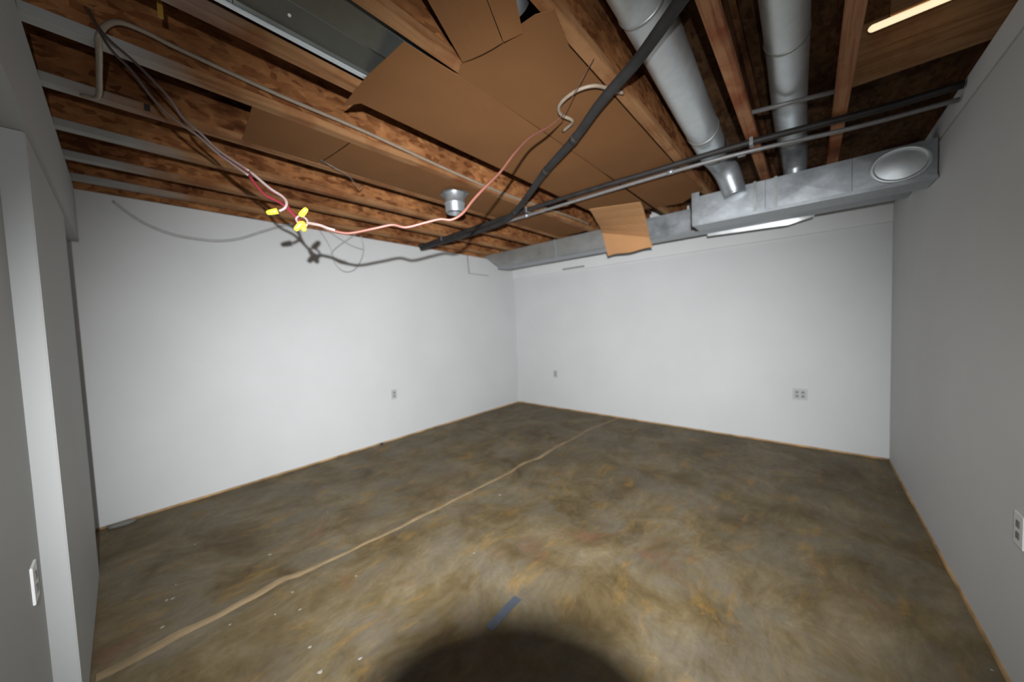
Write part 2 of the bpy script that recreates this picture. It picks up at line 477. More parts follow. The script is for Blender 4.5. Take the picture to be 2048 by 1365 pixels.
# ------------------------------------------------------------------ white soffit below the ducts, with its metal front track
tag(bx('trim_5', 4.452, XF - 0.0005, YR + 0.001, YL - 0.002, 2.122, ZT - 0.001, WHITE2), 'white furred out band of the end wall behind the ducts', kind='structure')
t = empty('bright_metal_panel', (3.9, 0.3, 2.15), 'narrow sheet metal strip under the long duct that mirrors the flash', 'duct')
bm = bmesh.new(); N = 30; rings = []
for i in range(N + 1):
    u = i / N; y = -0.03 + 0.80 * u
    zb = 2.128 + 0.030 * u + 0.04 * max(0, 0.22 - u) / 0.22 + 0.0015 * mnoise.noise(Vector((y * 9, 2, 3))); w_ = 0.002 * mnoise.noise(Vector((y * 4, 5, 3)))
    rings.append([bm.verts.new(p) for p in ((3.9125 + w_, y, zb), (3.902, y, 2.181), (3.9035, y, 2.181), (3.914 + w_, y, zb))])
for p, q in zip(rings[:-1], rings[1:]):
    for k in range(4): bm.faces.new((p[k], p[(k + 1) % 4], q[(k + 1) % 4], q[k]))
bm.faces.new(rings[0]); bm.faces.new(rings[-1][::-1])
link('strip', bm, GLARE, t)
t2 = empty('slot_grille', (4.44, 2.62, 2.15), 'narrow dark slot grille high on the end wall under the ducts', 'vent')
bx('slot', 4.4455, 4.4515, 2.45, 2.82, 2.143, 2.165, GAP, t2)
bx('frame', 4.4455, 4.4515, 2.44, 2.83, 2.138, 2.1425, PLATEW, t2); bx('frame', 4.4455, 4.4515, 2.44, 2.83, 2.1655, 2.170, PLATEW, t2)
# thin angle at left wall in front of soffit
t = empty('hanger_angle', (3.6, 3.81, 2.13), 'thin bent grey hanger rod on the left wall beside the duct end', 'bracket')
tb('rod', [(3.86, 3.812, 2.134), (3.45, 3.812, 2.134)], 0.004, CONDUIT, t, 6, straight=True)
tb('rod', [(3.45, 3.812, 2.134), (3.42, 3.80, 2.40)], 0.006, CONDUIT, t, 6, straight=True)

# ------------------------------------------------------------------ I-joists
joists = [
    (-0.12, 'rightmost wood joist, beside the glowing tube light', True),
    (0.265, 'bare wood joist running between the two round silver ducts', True),
    (0.67, 'wood joist along the right edge of the large cardboard sheets', False),
    (1.09, 'wood joist that disappears above the seam of the large cardboard sheets', False),
    (1.52, 'wood joist on the left side of the broad flat silver duct', False),
    (1.94, 'wood joist with the long off-white cable along its side', False),
    (2.38, 'wood joist along the lower left edge of the narrow cardboard sheets', False),
    (2.82, 'third wood joist out from the left wall ledger, clear of the cardboard', False),
    (3.25, 'second wood joist out from the left wall ledger', False),
    (3.66, 'wood joist nearest to the ledger of the left wall', False)]
def strip_mesh(bm, x0, x1, y0, y1, z0, z1, n=1):
    box(bm, x0, x1, y0, y1, z0, z1, 0.0025)
for y, lab, red in joists:
    x1 = XF - 0.002
    t = empty('wood_joist', (-0.7, y, ZJ), lab, 'joist', 'wood joists overhead')
    fm = FLANGE_R if red else FLANGE; wm = WEB_R if red else WEB
    for nm, za, zb in (('bottom_flange', ZJ, ZJ + 0.038), ('top_flange', ZT - 0.038, ZT)):
        bm = bmesh.new(); box(bm, -0.7, x1, y - 0.029, y + 0.029, za, zb, 0.003); link(nm, bm, fm if nm == 'bottom_flange' else WEB_R, t)
    bm = bmesh.new()
    box(bm, -0.7, 1.72, y - 0.005, y + 0.005, ZJ + 0.036, ZT - 0.036)
    box(bm, 1.723, x1, y - 0.005, y + 0.005, ZJ + 0.036, ZT - 0.036)
    link('web', bm, wm, t)
t = empty('ledger_board', (0, 3.79, ZJ), 'wood ledger board lying on top of the left wall', 'board')
bm = bmesh.new(); box(bm, -0.7, XF - 0.002, 3.772, 3.81, ZJ - 0.018, ZT, 0.003); link('board', bm, WEB, t)

# blocking between the last joist and the right rim
tag(bx('blocking_board', 2.385, 2.423, -0.151, YR - 0.09, ZJ + 0.03, ZT - 0.001, BLOCKW, None, 0.002), 'wood blocking board between the rightmost joist and the right wall', 'board')

# tube lamp in the last bay
t = empty('tube_light', (2.28, -0.34, 2.62), 'glowing warm white tube light at the upper right corner', 'lamp')
bm = bmesh.new()
pth = [Vector((2.268, -0.205 - 0.32 * i / 8, 2.60)) for i in range(9)]
pth = [pth[0] + Vector((0, 0.012, 0)), pth[0] + Vector((0, 0.008, 0))] + pth
tube(bm, pth, [0.004, 0.010] + [0.0145] * 9, 14)
link('tube', bm, TUBEM, t, smooth=True)
bx('lamp_housing', 2.256, 2.282, -0.52, -0.26, 2.618, 2.699, BLOCKW, t, 0.003)
bx('socket', 2.255, 2.281, -0.53, -0.515, 2.585, 2.625, PLATEW, t, 0.002)

# ------------------------------------------------------------------ cardboard
def sheet(name, outline, z, lab, group, folds=(), mat=CARD, sag=0.006, th=0.004):
    """cardboard sheet: outline polygon, subdivided, slightly sagging, 4 mm thick"""
    bm = bmesh.new()
    vs = [bm.verts.new((x, y, z)) for x, y in outline]
    f = bm.faces.new(vs)
    xs_ = [p[0] for p in outline]; ys_ = [p[1] for p in outline]
    x = min(xs_) + 0.12
    while x < max(xs_) - 0.05:
        bmesh.ops.bisect_plane(bm, geom=list(bm.verts) + list(bm.edges) + list(bm.faces), plane_co=(x, 0, z), plane_no=(1, 0, 0)); x += 0.12
    y = min(ys_) + 0.07
    while y < max(ys_) - 0.03:
        bmesh.ops.bisect_plane(bm, geom=list(bm.verts) + list(bm.edges) + list(bm.faces), plane_co=(0, y, z), plane_no=(0, 1, 0)); y += 0.07
    cy = (min(ys_) + max(ys_)) / 2; hw = (max(ys_) - min(ys_)) / 2
    for v in bm.verts:
        q = max(0, 1 - ((v.co.y - cy) / hw) ** 2)
        v.co.z -= sag * q * (0.7 + 0.6 * mnoise.noise(Vector((v.co.x * 2, v.co.y * 2, 4))))
    r = bmesh.ops.extrude_face_region(bm, geom=list(bm.faces))
    for v in [g for g in r['geom'] if isinstance(g, bmesh.types.BMVert)]: v.co.z -= th
    o = link(name, bm, mat); tag(o, lab, 'cardboard', group)
    return o
G = 'cardboard sheets tacked up overhead'
sheet('cardboard_sheet', [(0.752, 1.664), (0.80, 1.58), (3.02, 1.585), (3.33, 1.35), (3.40, 1.14), (2.2, 1.118), (1.0, 1.118), (0.985, 1.122), (0.753, 1.135), (0.738, 1.387)], ZJ - 0.0012,
      'large brown cardboard sheet with a pointed corner beside the broad flat duct', G)
sheet('cardboard_sheet', [(1.0, 0.713), (1.03, 0.655), (1.2, 0.70), (2.584, 0.703), (3.25, 0.672), (3.45, 0.88), (3.42, 1.116), (2.2, 1.104), (1.0, 1.116), (0.967, 1.06)], ZJ - 0.0008,
      'large brown cardboard sheet with the off-white cable loop in front of it', G)
sheet('cardboard_sheet', [(0.468, 1.973), (0.50, 2.349), (0.885, 2.349), (0.915, 1.973)], ZJ + 0.006,
      'short piece of brown cardboard at the near end of the narrow strip', G, sag=0.004)
sheet('cardboard_sheet', [(0.925, 1.973), (0.895, 2.349), (3.65, 2.349), (3.65, 1.973)], ZJ + 0.006,
      'long narrow brown cardboard sheet with the round silver collar through it', G, sag=0.004)

def patch(bm, rows, th=0.004):
    g = [[bm.verts.new(p) for p in r] for r in rows]
    for a, b in zip(g[:-1], g[1:]):
        for k in range(len(a) - 1): bm.faces.new((a[k], a[k + 1], b[k + 1], b[k]))
    bmesh.ops.recalc_face_normals(bm, faces=bm.faces)
    bmesh.ops.solidify(bm, geom=list(bm.faces), thickness=th)
def lerp(a, b, t): return Vector(a).lerp(Vector(b), t)
# drooping flap in front of the duct
rows_l = [(2.95, 1.555, 2.404), (3.10, 1.60, 2.402), (3.30, 1.665, 2.392), (3.46, 1.71, 2.380), (3.58, 1.75, 2.366), (3.642, 1.769, 2.350), (3.656, 1.745, 2.22), (3.668, 1.716, 2.082)]
rows_r = [(3.12, 1.14, 2.404), (3.22, 1.155, 2.385), (3.34, 1.18, 2.345), (3.45, 1.20, 2.295), (3.56, 1.225, 2.235), (3.625, 1.241, 2.195), (3.640, 1.232, 2.15), (3.656, 1.219, 2.090)]
bm = bmesh.new()
rows = []
for i, (a, b) in enumerate(zip(rows_l, rows_r)):
    row = []
    for k in range(9):
        t_ = k / 8; p = lerp(a, b, t_)
        if i >= 6: p = p + Vector((-0.014 * math.sin(math.pi * t_), 0, 0))
        if i == 7: p.z += 0.008 * math.sin(9 * t_)
        row.append(p)
    rows.append(row)
patch(bm, rows)
tag(link('cardboard_flap', bm, CARDE), 'brown cardboard flap drooping over the front of the long duct', 'cardboard', None)

# folded cardboard hanging at the top
t = empty('folded_cardboard', (0.9, 0.88, 2.42), 'folded piece of brown cardboard hanging at the top of the picture beside a silver boot', 'cardboard')
bm = bmesh.new()
A0, A1 = Vector((0.60, 0.86, 2.425)), Vector((0.60, 0.73, 2.41))
rowsA = []
for i in range(7):
    t_ = i / 6
    rowsA.append([lerp(Vector((0.62, 0.88, 2.40)).lerp(Vector((0.955, 1.038, 2.400)), t_), Vector((0.66, 0.70, 2.395)).lerp(Vector((0.983, 0.850, 2.388)), t_), k / 4) + Vector((0, 0, -0.006 * math.sin(math.pi * k / 4))) for k in range(5)])
patch(bm, rowsA)
link('panel', bm, CARD, t)
bm = bmesh.new(); rowsB = []
for i in range(7):
    t_ = i / 6
    a = Vector((0.66, 0.699, 2.395)).lerp(Vector((0.984, 0.847, 2.388)), t_); b = Vector((0.80, 0.66, 2.412)).lerp(Vector((1.02, 0.785, 2.405)), t_)
    rowsB.append([lerp(a, b, k / 3) for k in range(4)])
patch(bm, rowsB)
link('side_panel', bm, CARD, t)

# ------------------------------------------------------------------ ducts
def duct_seg(name, x0, x1, y0, y1, z0, z1, mat, parent, bulge=0.006, y0t=None, y1t=None):
    """box duct section with cross-broken faces"""
    bm = bmesh.new()
    y0t = y0 if y0t is None else y0t; y1t = y1 if y1t is None else y1t
    v = [bm.verts.new(p) for p in ((x0, y0, z0), (x1, y0, z0), (x1, y1, z0), (x0, y1, z0), (x0, y0t, z1), (x1, y0t, z1), (x1, y1t, z1), (x0, y1t, z1))]
    cf = bm.verts.new((x0 - bulge, (y0 + y1) / 2, (z0 + z1) / 2)); cb = bm.verts.new(((x0 + x1) / 2, (y0 + y1) / 2, z0 - bulge))
    for a, b in ((0, 3), (3, 7), (7, 4), (4, 0)): bm.faces.new((v[a], v[b], cf))
    for a, b in ((0, 1), (1, 2), (2, 3), (3, 0)): bm.faces.new((v[a], v[b], cb))
    bm.faces.new((v[1], v[2], v[6], v[5])); bm.faces.new((v[4], v[5], v[6], v[7]))
    bm.faces.new((v[0], v[1], v[5], v[4])); bm.faces.new((v[2], v[3], v[7], v[6]))
    return link(name, bm, mat, parent)
# long duct A
dA = empty('long_supply_duct', (3.9, 1.6, 2.19), 'long rectangular silver duct along the end wall, behind the drooping cardboard flap', 'duct')
cuts = [3.42, 2.45, 1.40, 0.35, YR + 0.004]
for i in range(4):
    ya, yb = cuts[i + 1], cuts[i]
    duct_seg('duct_section', 3.70, 3.90, ya + 0.001, yb - 0.001, 2.192, 2.408, GALVD if i < 2 else GALV, dA, 0.003, y1t=(3.74 if i == 0 else None))
    if i < 3:
        bm = bmesh.new(); box(bm, 3.688, 3.699, ya - 0.014, ya + 0.014, 2.186, 2.412, 0.002); link('seam_cleat', bm, GALV, dA)
bm = bmesh.new(); box(bm, 3.680, 3.7, YR + 0.004, 3.44, 2.176, 2.194, 0.003); link('bottom_lip', bm, GALV, dA)
bm = bmesh.new(); box(bm, 3.70, 3.90, YR + 0.004, 3.44, 2.180, 2.188, 0.001); link('underside_flange', bm, GALV, dA)
# duct B in front
dB = empty('short_trunk_duct', (3.3, 0.1, 2.09), 'rectangular silver duct in the upper right corner fed by two round ducts', 'duct')
cutsB = [0.70, 0.24, -0.20, YR + 0.004]
for i in range(3):
    duct_seg('duct_section', 3.08, 3.30, cutsB[i + 1] + 0.001, cutsB[i] - 0.001, 2.098, 2.312, GALV, dB, 0.003)
for yc in (0.30, 0.18):
    bm = bmesh.new(); box(bm, 3.066, 3.079, yc - 0.009, yc + 0.009, 2.10, 2.316, 0.002); link('seam_cleat', bm, GALVD, dB)
bm = bmesh.new(); box(bm, 3.068, 3.30, YR + 0.004, 0.712, 2.088, 2.097, 0.002); link('bottom_lip', bm, GALV, dB)
bm = bmesh.new(); box(bm, 3.060, 3.079, YR + 0.004, 0.712, 2.082, 2.104, 0.003); link('bottom_lip', bm, GALV, dB)
bm = bmesh.new(); box(bm, 3.070, 3.079, 0.66, 0.715, 2.104, 2.345, 0.002); link('end_flange', bm, GALV, dB)
def ring_x(bm, x, y, z, r0, r1, d, seg=40):
    R = [[bm.verts.new((xx, y + rr * math.cos(2 * math.pi * k / seg), z + rr * 0.80 * math.sin(2 * math.pi * k / seg))) for k in range(seg)] for xx, rr in ((x, r1), (x - d, r1 - 0.002), (x - d, r0), (x, r0 - 0.001))]
    for a, b in zip(R[:-1], R[1:]):
        for k in range(seg): bm.faces.new((a[k], a[(k + 1) % seg], b[(k + 1) % seg], b[k]))
bm = bmesh.new(); ring_x(bm, 3.077, -0.40, 2.205, 0.105, 0.128, 0.010); link('cap_ring', bm, GALV2, dB, True)
bm = bmesh.new()
sg = 36
cc = bm.verts.new((3.062, -0.40, 2.205)); prev = [cc]
R1 = [bm.verts.new((3.066, -0.40 + 0.05 * math.cos(2 * math.pi * k / sg), 2.205 + 0.04 * math.sin(2 * math.pi * k / sg))) for k in range(sg)]
R2 = [bm.verts.new((3.075, -0.40 + 0.106 * math.cos(2 * math.pi * k / sg), 2.205 + 0.085 * math.sin(2 * math.pi * k / sg))) for k in range(sg)]
for k in range(sg):
    bm.faces.new((cc, R1[k], R1[(k + 1) % sg])); bm.faces.new((R1[k], R2[k], R2[(k + 1) % sg], R1[(k + 1) % sg]))
link('round_cap', bm, GALV2, dB, True)

def round_duct(name, P, r, lab, seams, elbow_from):
    root = empty(name, P[0], lab, 'duct', 'round ducts between the joists')
    path = smooth_path(P[:elbow_from + 1], 3)
    bm = bmesh.new(); tube(bm, path, r, 32); link('duct_pipe', bm, GALV2, root, True)
    e = smooth_path(P[elbow_from:], 6)
    bm = bmesh.new(); tube(bm, e, [r * (1.03 - 0.25 * i / (len(e) - 1)) for i in range(len(e))], 32); link('elbow', bm, GALV, root, True)
    for s in seams:
        # crimp ring at x = s
        for a, b in zip(path[:-1], path[1:]):
            if a.x <= s < b.x:
                p = a.lerp(b, (s - a.x) / (b.x - a.x)); d = (b - a).normalized()
                bm = bmesh.new(); tube(bm, [p - d * 0.008, p - d * 0.004, p + d * 0.004, p + d * 0.008], [r * 1.001, r + 0.004, r + 0.004, r * 1.001], 32); link('seam_ring', bm, GALVD, root, True)
    return root
round_duct('round_duct', [(-0.5, 0.47, 2.545), (1.2, 0.475, 2.54), (2.2, 0.50, 2.52), (2.80, 0.51, 2.505), (2.95, 0.49, 2.48), (3.02, 0.46, 2.41), (3.055, 0.43, 2.30), (3.06, 0.42, 2.25)],
           0.088, 'round silver duct crossed by the thick black hose, ending in a bright elbow', (1.35, 2.45), 3)
round_duct('round_duct', [(-0.5, 0.072, 2.56), (1.6, 0.073, 2.55), (2.6, 0.09, 2.53), (2.95, 0.09, 2.52), (3.10, 0.085, 2.48), (3.18, 0.08, 2.40), (3.20, 0.08, 2.316)],
           0.078, 'round silver duct between the two right hand joists', (1.95,), 3)
bm = bmesh.new(); bmesh.ops.create_uvsphere(bm, u_segments=20, v_segments=12, radius=0.04)
# short boot at the top of the picture
t = empty('duct_boot', (0.95, 0.74, 2.46), 'small silver duct boot poking out beside the folded cardboard at the top', 'duct')
bm.free()
bm = bmesh.new(); tube(bm, [Vector((0.80, 0.758, 2.51)), Vector((0.93, 0.765, 2.472)), Vector((0.985, 0.770, 2.458))], [0.042, 0.042, 0.044], 24)
link('boot_pipe', bm, GALV, t, True)

# broad flat duct upper left, in the bay between joists
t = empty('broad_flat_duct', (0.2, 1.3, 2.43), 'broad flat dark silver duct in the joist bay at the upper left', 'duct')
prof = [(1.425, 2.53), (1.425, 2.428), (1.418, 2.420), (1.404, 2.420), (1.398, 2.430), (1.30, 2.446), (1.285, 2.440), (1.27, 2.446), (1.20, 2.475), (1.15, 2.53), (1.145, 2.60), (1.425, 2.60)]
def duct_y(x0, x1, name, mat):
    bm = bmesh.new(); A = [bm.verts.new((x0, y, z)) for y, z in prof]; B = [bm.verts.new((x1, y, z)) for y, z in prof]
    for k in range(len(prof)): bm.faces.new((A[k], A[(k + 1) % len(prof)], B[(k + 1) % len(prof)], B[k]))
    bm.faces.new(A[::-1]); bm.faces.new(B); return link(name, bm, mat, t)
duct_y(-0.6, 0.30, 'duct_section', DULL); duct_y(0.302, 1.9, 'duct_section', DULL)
bm = bmesh.new(); box(bm, -0.6, 1.9, 1.404, 1.428, 2.414, 2.4195, 0.002); link('edge_lip', bm, GALV2, t)
bm = bmesh.new(); bmesh.ops.create_uvsphere(bm, u_segments=12, v_segments=8, radius=0.006, matrix=Matrix.Translation((0.445, 1.345, 2.438))); link('screw', bm, PLATEW, t, True)

# round collar through narrow cardboard
t = empty('round_collar', (1.8, 2.12, 2.41), 'short round silver collar poking down through the narrow cardboard', 'duct')
bm = bmesh.new()
tube(bm, [Vector((1.8, 2.12, z)) for z in (2.400, 2.385, 2.33, 2.325, 2.318, 2.313, 2.262, 2.252)], [0.082, 0.078, 0.078, 0.082, 0.082, 0.077, 0.075, 0.070], 32, cap=False)
tube(bm, [Vector((1.8, 2.12, z)) for z in (2.400, 2.252)], [0.074, 0.068], 32, cap=False)
link('collar_pipe', bm, GALV, t, True)
bm = bmesh.new()
n = 32
r0 = [bm.verts.new((1.8 + 0.078 * math.cos(2 * math.pi * k / n), 2.12 + 0.078 * math.sin(2 * math.pi * k / n), 2.401)) for k in range(n)]
r1 = [bm.verts.new((1.8 + (0.115 if k % 8 < 5 else 0.10) * math.cos(2 * math.pi * k / n), 2.12 + (0.115 if k % 8 < 5 else 0.10) * math.sin(2 * math.pi * k / n), 2.396)) for k in range(n)]
for k in range(n): bm.faces.new((r0[k], r0[(k + 1) % n], r1[(k + 1) % n], r1[k]))
bmesh.ops.solidify(bm, geom=list(bm.faces), thickness=0.002)
link('collar_flange', bm, GALV, t)
bm = bmesh.new(); tube(bm, [Vector((1.8, 2.12, 2.30)), Vector((1.8, 2.12, 2.296))], 0.072, 28); link('damper', bm, DARK, t)

# ------------------------------------------------------------------ pipes and conduit
t = empty('grey_conduit', (2.6, 1.6, 2.36), 'straight light grey conduit crossing below all the joists, under a black pipe', 'pipe')
tb('conduit_pipe', [(2.53, 3.60, 2.352), (2.53, 2.0, 2.352), (2.552, 0.54, 2.352), (2.685, -0.16, 2.352), (2.72, -0.54, 2.352)], 0.0118, CONDUIT, t, 12)
for yy, xx in ((1.98, 2.530), (0.32, 2.595), (0.72, 2.535), (3.0, 2.530)):
    bm = bmesh.new(); tube(bm, [Vector((xx, yy + 0.02, 2.352)), Vector((xx, yy - 0.02, 2.352))], 0.0155, 12); link('coupling', bm, GALV, t, True)
t = empty('black_pipe', (2.5, 1.6, 2.39), 'straight black pipe crossing below the joists just above the grey conduit', 'pipe')
tb('pipe', [(2.569, 3.70, 2.392), (2.52, 2.4, 2.392), (2.50, 1.536, 2.392), (2.53, 0.855, 2.392), (2.557, 0.273, 2.392), (2.645, -0.255, 2.392), (2.655, -0.54, 2.392)], 0.0185, BLACKP, t, 12)
bm = bmesh.new(); tube(bm, [Vector((2.569, 3.66, 2.392)), Vector((2.570, 3.74, 2.392))], 0.027, 14); link('end_cap', bm, BLACKP, t, True)
for yy, xx in ((0.265, 2.558), (1.94, 2.505), (3.25, 2.552)):
    bm = bmesh.new(); box(bm, xx - 0.026, xx + 0.026, yy - 0.009, yy + 0.009, 2.368, 2.372, 0.001); box(bm, xx - 0.026, xx - 0.022, yy - 0.009, yy + 0.009, 2.372, 2.413); box(bm, xx + 0.022, xx + 0.026, yy - 0.009, yy + 0.009, 2.372, 2.413)
    link('pipe_strap', bm, GALV, t)
t = empty('black_hose', (1.8, 1.2, 2.33), 'thick black hose curving from the top of the picture to meet the black pipe', 'hose')
hp = [(1.02, 0.06, 2.34), (1.17, 0.25, 2.345), (1.262, 0.365, 2.345), (1.37, 0.508, 2.345), (1.50, 0.722, 2.345), (1.68, 0.965, 2.345), (1.885, 1.30, 2.345), (2.09, 1.60, 2.332), (2.28, 1.90, 2.318), (2.41, 2.18, 2.312), (2.455, 2.60, 2.312), (2.46, 3.1, 2.314), (2.462, 3.56, 2.318)]
tb('hose', hp, 0.0225, HOSE, t, 14, 8)
tb('red_line', [(p[0] + 0.022, p[1] - 0.018, p[2] + 0.006) for p in hp[:5]], 0.003, WIRER, t, 6)
for i in (5, 6, 8):
    p = Vector(hp[i]); d = (Vector(hp[i + 1]) - Vector(hp[i - 1])).normalized()
    bm = bmesh.new(); tube(bm, [p - d * 0.02, p + d * 0.02], 0.0245, 14); link('tape_band', bm, BLACKP, t, True)
t = empty('short_conduit', (2.2, 0.06, 2.43), 'short light grey conduit passing under the right round duct between two joists', 'pipe')
tb('conduit_pipe', [(2.285, 0.236, 2.435), (2.375, -0.092, 2.435)], 0.011, CONDUIT, t, 10, straight=True)

# ------------------------------------------------------------------ cables
t = empty('white_cable', (0.1, 1.9, 2.46), 'long off-white cable looping at the left and running along a joist', 'cable')
tb('cable', [(-0.05, 2.36, 2.405), (-0.004, 2.32, 2.402), (0.006, 2.10, 2.400), (0.010, 1.95, 2.404), (0.012, 1.90, 2.425), (0.036, 1.89, 2.475), (0.073, 1.89, 2.503), (0.142, 1.89, 2.504),
             (0.224, 1.89, 2.494), (0.564, 1.89, 2.475), (0.975, 1.893, 2.470), (1.578, 1.893, 2.440), (2.20, 1.893, 2.428), (3.2, 1.893, 2.46), (3.6, 1.893, 2.46)], 0.0075, CABLE, t, 8, 6, 1.25)
t = empty('cable_loop', (1.45, 0.8, 2.38), 'short off-white cable loop hanging under the large cardboard behind the hose', 'cable')
tb('cable', [(1.66, 1.02, 2.40), (1.595, 0.923, 2.385), (1.50, 0.93, 2.38), (1.44, 0.905, 2.38), (1.408, 0.85, 2.38), (1.402, 0.775, 2.382), (1.434, 0.713, 2.385), (1.515, 0.681, 2.395), (1.60, 0.655, 2.405)], 0.008, CABLE, t, 8)

# dangling low-voltage wires
WA = [(-0.034, 2.017, 2.627), (0.021, 1.832, 2.406), (0.088, 1.740, 2.295), (0.141, 1.673, 2.201), (0.164, 1.643, 2.153), (0.184, 1.624, 2.104), (0.220, 1.579, 2.049), (0.262, 1.533, 1.985), (0.327, 1.461, 1.915), (0.372, 1.421, 1.858), (0.401, 1.402, 1.834), (0.409, 1.383, 1.810), (0.403, 1.381, 1.788), (0.387, 1.391, 1.775)]
WB = [(-0.022, 2.004, 2.626), (0.027, 1.838, 2.380), (0.078, 1.765, 2.277), (0.116, 1.716, 2.189), (0.146, 1.677, 2.132), (0.178, 1.644, 2.090), (0.217, 1.597, 2.044), (0.261, 1.550, 1.982), (0.327, 1.476, 1.904), (0.359, 1.443, 1.841), (0.396, 1.406, 1.810), (0.422, 1.373, 1.769), (0.438, 1.353, 1.742), (0.444, 1.345, 1.729)]
WC = [(0.442, 1.339, 1.728), (0.466, 1.320, 1.731), (0.485, 1.297, 1.722), (0.501, 1.278, 1.708), (0.517, 1.260, 1.702), (0.555, 1.230, 1.696), (0.620, 1.173, 1.713), (0.667, 1.135, 1.726), (0.702, 1.103, 1.717), (0.754, 1.059, 1.734), (0.797, 1.026, 1.748), (0.828, 0.998, 1.746), (0.863, 0.975, 1.772), (0.904, 0.962, 1.824), (0.946, 0.948, 1.872), (1.032, 0.932, 1.959), (1.116, 0.920, 2.060), (1.210, 0.911, 2.154), (1.305, 0.883, 2.223), (1.361, 0.838, 2.278), (1.301, 0.713, 2.334), (1.308, 0.652, 2.399)]
WCW = [(0.449, 1.324, 1.733), (0.479, 1.289, 1.722), (0.496, 1.269, 1.711), (0.515, 1.255, 1.704)]
WLOOP = [(0.429, 1.347, 1.734), (0.426, 1.352, 1.748), (0.435, 1.342, 1.758), (0.448, 1.326, 1.747), (0.451, 1.322, 1.731), (0.443, 1.330, 1.717), (0.431, 1.344, 1.723)]
N1 = [(0.384, 1.394, 1.776), (0.355, 1.412, 1.767)]
N2 = [(0.437, 1.340, 1.758), (0.447, 1.322, 1.775)]
N3 = [(0.435, 1.325, 1.730), (0.419, 1.334, 1.708)]
N4 = [(0.437, 1.331, 1.732), (0.437, 1.313, 1.699)]
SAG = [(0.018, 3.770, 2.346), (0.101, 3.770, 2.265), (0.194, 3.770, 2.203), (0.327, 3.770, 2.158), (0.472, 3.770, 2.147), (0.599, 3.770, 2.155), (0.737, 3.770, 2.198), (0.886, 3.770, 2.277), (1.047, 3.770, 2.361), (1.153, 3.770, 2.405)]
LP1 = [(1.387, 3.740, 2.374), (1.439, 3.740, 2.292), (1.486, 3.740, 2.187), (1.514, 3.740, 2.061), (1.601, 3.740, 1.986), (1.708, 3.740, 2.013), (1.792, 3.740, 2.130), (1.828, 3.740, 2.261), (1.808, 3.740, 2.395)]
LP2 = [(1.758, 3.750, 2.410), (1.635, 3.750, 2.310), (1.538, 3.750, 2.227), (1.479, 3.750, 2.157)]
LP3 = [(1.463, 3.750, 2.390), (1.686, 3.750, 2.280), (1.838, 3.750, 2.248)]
t = empty('hanging_wires', (0.34, 1.03, 1.64), 'thin pink, white and red wires dangling in mid air with yellow wire nuts', 'wires')
tb('pale_wire', WA[:9], 0.0044, WIREG, t, 8)
tb('white_wire', WA[8:], 0.0050, WIREW, t, 8)
tb('pale_wire', WB[:9], 0.0044, WIREG, t, 8)
tb('red_wire', WB[8:], 0.0048, WIRER, t, 8)
tb('red_wire', [(p[0] + 0.004, p[1] + 0.006, p[2] - 0.004) for p in WA[7:11]] + WB[11:], 0.0042, WIRER, t, 8)
tb('salmon_wire', WC[:-2], [0.0053] * (6 * (len(WC) - 4)) + [0.0053 - 0.0006 * min(5, i) for i in range(7)], WIRES, t, 8)
tb('thin_wire', WC[-3:], 0.0018, THINW, t, 6)
tb('white_wire', WCW, 0.0056, WIREW, t, 8)
tb('wire_loop', WLOOP, 0.0036, WIREW, t, 8)
for a, b in (N1, N2, N3, N4):
    a = Vector(a); b = Vector(b); d = (b - a).normalized()
    b = a + d * 0.036
    path = [a, a + d * 0.001, a + d * 0.008, a + d * 0.023, a + d * 0.031, a + d * 0.035, b]
    bm = bmesh.new(); tube(bm, path, [0.0080, 0.0100, 0.0102, 0.0094, 0.0080, 0.0058, 0.0018], 14)
    link('wire_nut', bm, YELLOW, t, True)
for n_, P_, r_ in (('thin_wire', [(0.86, 2.26, 2.404), (0.90, 2.20, 2.36), (1.02, 2.24, 2.35), (1.16, 2.40, 2.36), (1.22, 2.47, 2.41)], 0.0025),):
    o = tb(n_, P_, r_, CONDUIT, None, 6)
    tag(o, 'thin dark wire drooping below the narrow cardboard sheet', 'wire')
o = bx('ochre_strap', 0.146, 0.160, 1.650, 1.655, 2.43, 2.68, YSTRAP)
tag(o, 'dull yellow strap hanging in the dark joist bay at the upper left', 'strap')
o = bx('metal_clip', 0.135, 0.155, 2.345, 2.3495, 2.418, 2.45, BLACKP, None, 0.001)
tag(o, 'small dark clip nailed to the side of a left hand joist', 'clip')

o = tb('shadow_arc', SAG, 0.009, SHADOWG, None, 8)  # grey tube added in place of a curved wire shadow
tag(o, 'wide arc of wire shadow across the top of the left wall, modelled as a faint grey tube', 'cable')
t = empty('shadow_loops', LP1[4], 'looped wire shadows on the left wall below the yellow nuts, modelled as thin grey tubes', 'wires')
for P_ in (LP1, LP2, LP3): tb('wire', P_, 0.005, SHADOWG, t, 6)  # grey tubes following the loops of the wire shadows
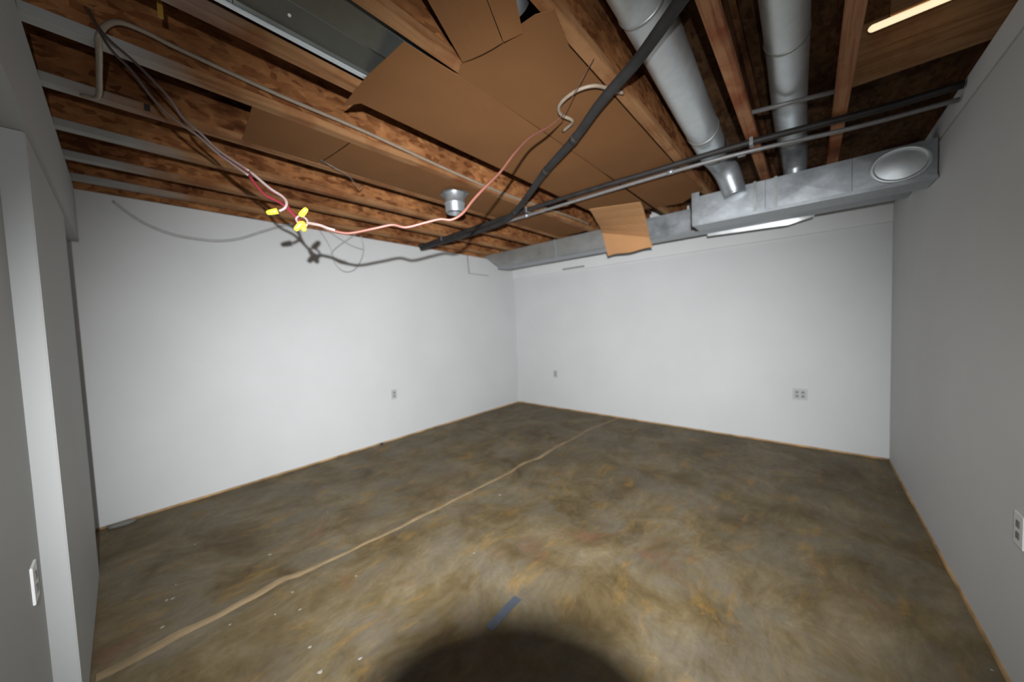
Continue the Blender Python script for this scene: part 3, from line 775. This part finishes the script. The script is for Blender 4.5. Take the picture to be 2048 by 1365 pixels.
# ------------------------------------------------------------------ outlets
def outlet(name, loc, axis, sgn, gangs, lab, mat=PLATE, blank=False):
    """axis 0: on an x plane, axis 1: on a y plane; sgn direction of the face"""
    t = empty(name, loc, lab, 'outlet' if not blank else 'wall plate')
    wd = 0.035 + 0.023 * (gangs - 1); hd = 0.057
    def bb(nm, u0, u1, z0, z1, d0, d1, mt, bev=0.0):
        if axis == 0:
            x0, x1 = sorted((loc[0] + sgn * d0, loc[0] + sgn * d1)); return bx(nm, x0, x1, loc[1] + u0, loc[1] + u1, loc[2] + z0, loc[2] + z1, mt, t, bev)
        y0, y1 = sorted((loc[1] + sgn * d0, loc[1] + sgn * d1)); return bx(nm, loc[0] + u0, loc[0] + u1, y0, y1, loc[2] + z0, loc[2] + z1, mt, t, bev)
    bb('plate', -wd, wd, -hd, hd, 0.0003, 0.006, mat, 0.0015)
    if not blank:
        for g in range(gangs):
            u = (g - (gangs - 1) / 2) * 0.046
            for z in (-0.02, 0.02): bb('socket', u - 0.013, u + 0.013, z - 0.012, z + 0.012, 0.0062, 0.008, RECEPT, 0.0008)
    return t
outlet('wall_outlet', (2.143, YL, 0.556), 1, -1, 1, 'single outlet low on the long left wall')
outlet('wall_outlet', (XF, 3.03, 0.545), 0, -1, 1, 'single outlet low on the end wall near the far corner')
outlet('wall_outlet', (XF, 0.07, 0.535), 0, -1, 2, 'double outlet low on the end wall toward the right')
outlet('blank_plate', (XF, -0.10, 0.53), 0, -1, 1, 'faint blank white plate just right of the double outlet', WHITE, True)
outlet('wall_outlet', (1.978, YR, 0.581), 1, 1, 1, 'pale outlet on the side wall at the right edge of the picture', PLATEW)
outlet('wall_outlet', (RX, 1.774, 0.623), 0, 1, 1, 'pale outlet on the near wall at the left edge of the picture', PLATEW)

# ------------------------------------------------------------------ things on the floor
bm = bmesh.new()
prism(bm, [(1.075, 1.092), (1.004, 1.049), (1.030, 1.036), (1.130, 1.062), (1.214, 1.062), (1.222, 1.085), (1.197, 1.108), (1.120, 1.100)], 0.0, 0.003)
bm.free()
bm = bmesh.new(); A_ = Vector((0.995, 1.070, 0)); B_ = Vector((1.208, 1.082, 0)); d_ = (B_ - A_).normalized(); n_ = Vector((-d_.y, d_.x, 0)) * 0.0215
rows = []
for i in range(9):
    p = A_.lerp(B_, i / 8); z = 0.0015 + 0.004 * math.sin(math.pi * i / 8)
    rows.append([p + n_ + Vector((0, 0, z)), p + Vector((0, 0, z + 0.0008)), p - n_ + Vector((0, 0, z))])
patch(bm, rows, 0.0012)
tag(link('metal_strip', bm, BLUEM), 'short blue-grey strip lying on the floor in front of the dark shadow', 'strip')
def lump(name, x, y, s, lab, cat, mat):
    bm = bmesh.new(); bmesh.ops.create_icosphere(bm, subdivisions=2, radius=1.0)
    for v in bm.verts:
        q = 1 + 0.35 * mnoise.noise(v.co * 1.7 + Vector((x * 10, y, 0)))
        v.co = Vector((x + v.co.x * s[0] * q, y + v.co.y * s[1] * q, max(0, s[2] * 0.6 + v.co.z * s[2] * q)))
    return tag(link(name, bm, mat, None, True), lab, cat)
lump('debris_lump', 1.93, 3.785, (0.022, 0.014, 0.014), 'small dark crumb of debris against the foot of the left wall', 'debris', BLACKP)
lump('plaster_scrap', -0.085, 3.765, (0.075, 0.03, 0.018), 'grey scrap of plaster in the near left corner of the floor', 'debris', GAP)

# ------------------------------------------------------------------ the photographer's camera with its flash (casts the round shadow at the bottom)
t = empty('photo_camera', tuple(EYE + FWD * -0.08), 'black wide-lens camera with a top flash, casting the round shadow on the floor', 'camera')
bm = bmesh.new()
tube(bm, [EYE + FWD * -0.0045, EYE + FWD * -0.006, EYE + FWD * -0.03, EYE + FWD * -0.034, EYE + FWD * -0.115], [0.0520, 0.0525, 0.0520, 0.042, 0.040], 40)
link('lens', bm, BODY, t, True)
def obox(name, r0, r1, u0, u1, f0, f1, mat, bev):
    bm = bmesh.new(); box(bm, r0, r1, u0, u1, f0, f1, bev)
    for v in bm.verts: v.co = EYE + RGT * v.co.x + UPV * v.co.y + FWD * v.co.z
    return link(name, bm, mat, t)
obox('body', -0.07, 0.07, -0.052, 0.044, -0.165, -0.1155, BODY, 0.008)
obox('viewfinder_hump', -0.022, 0.022, 0.0445, 0.070, -0.162, -0.122, BODY, 0.006)
obox('grip', 0.045, 0.075, -0.05, 0.03, -0.1150, -0.095, BODY, 0.006)
obox('flash_foot', -0.012, 0.012, 0.0705, 0.105, -0.158, -0.140, BODY, 0.002)
obox('flash_head', -0.035, 0.035, 0.1055, 0.175, -0.20, -0.132, BODY, 0.006)
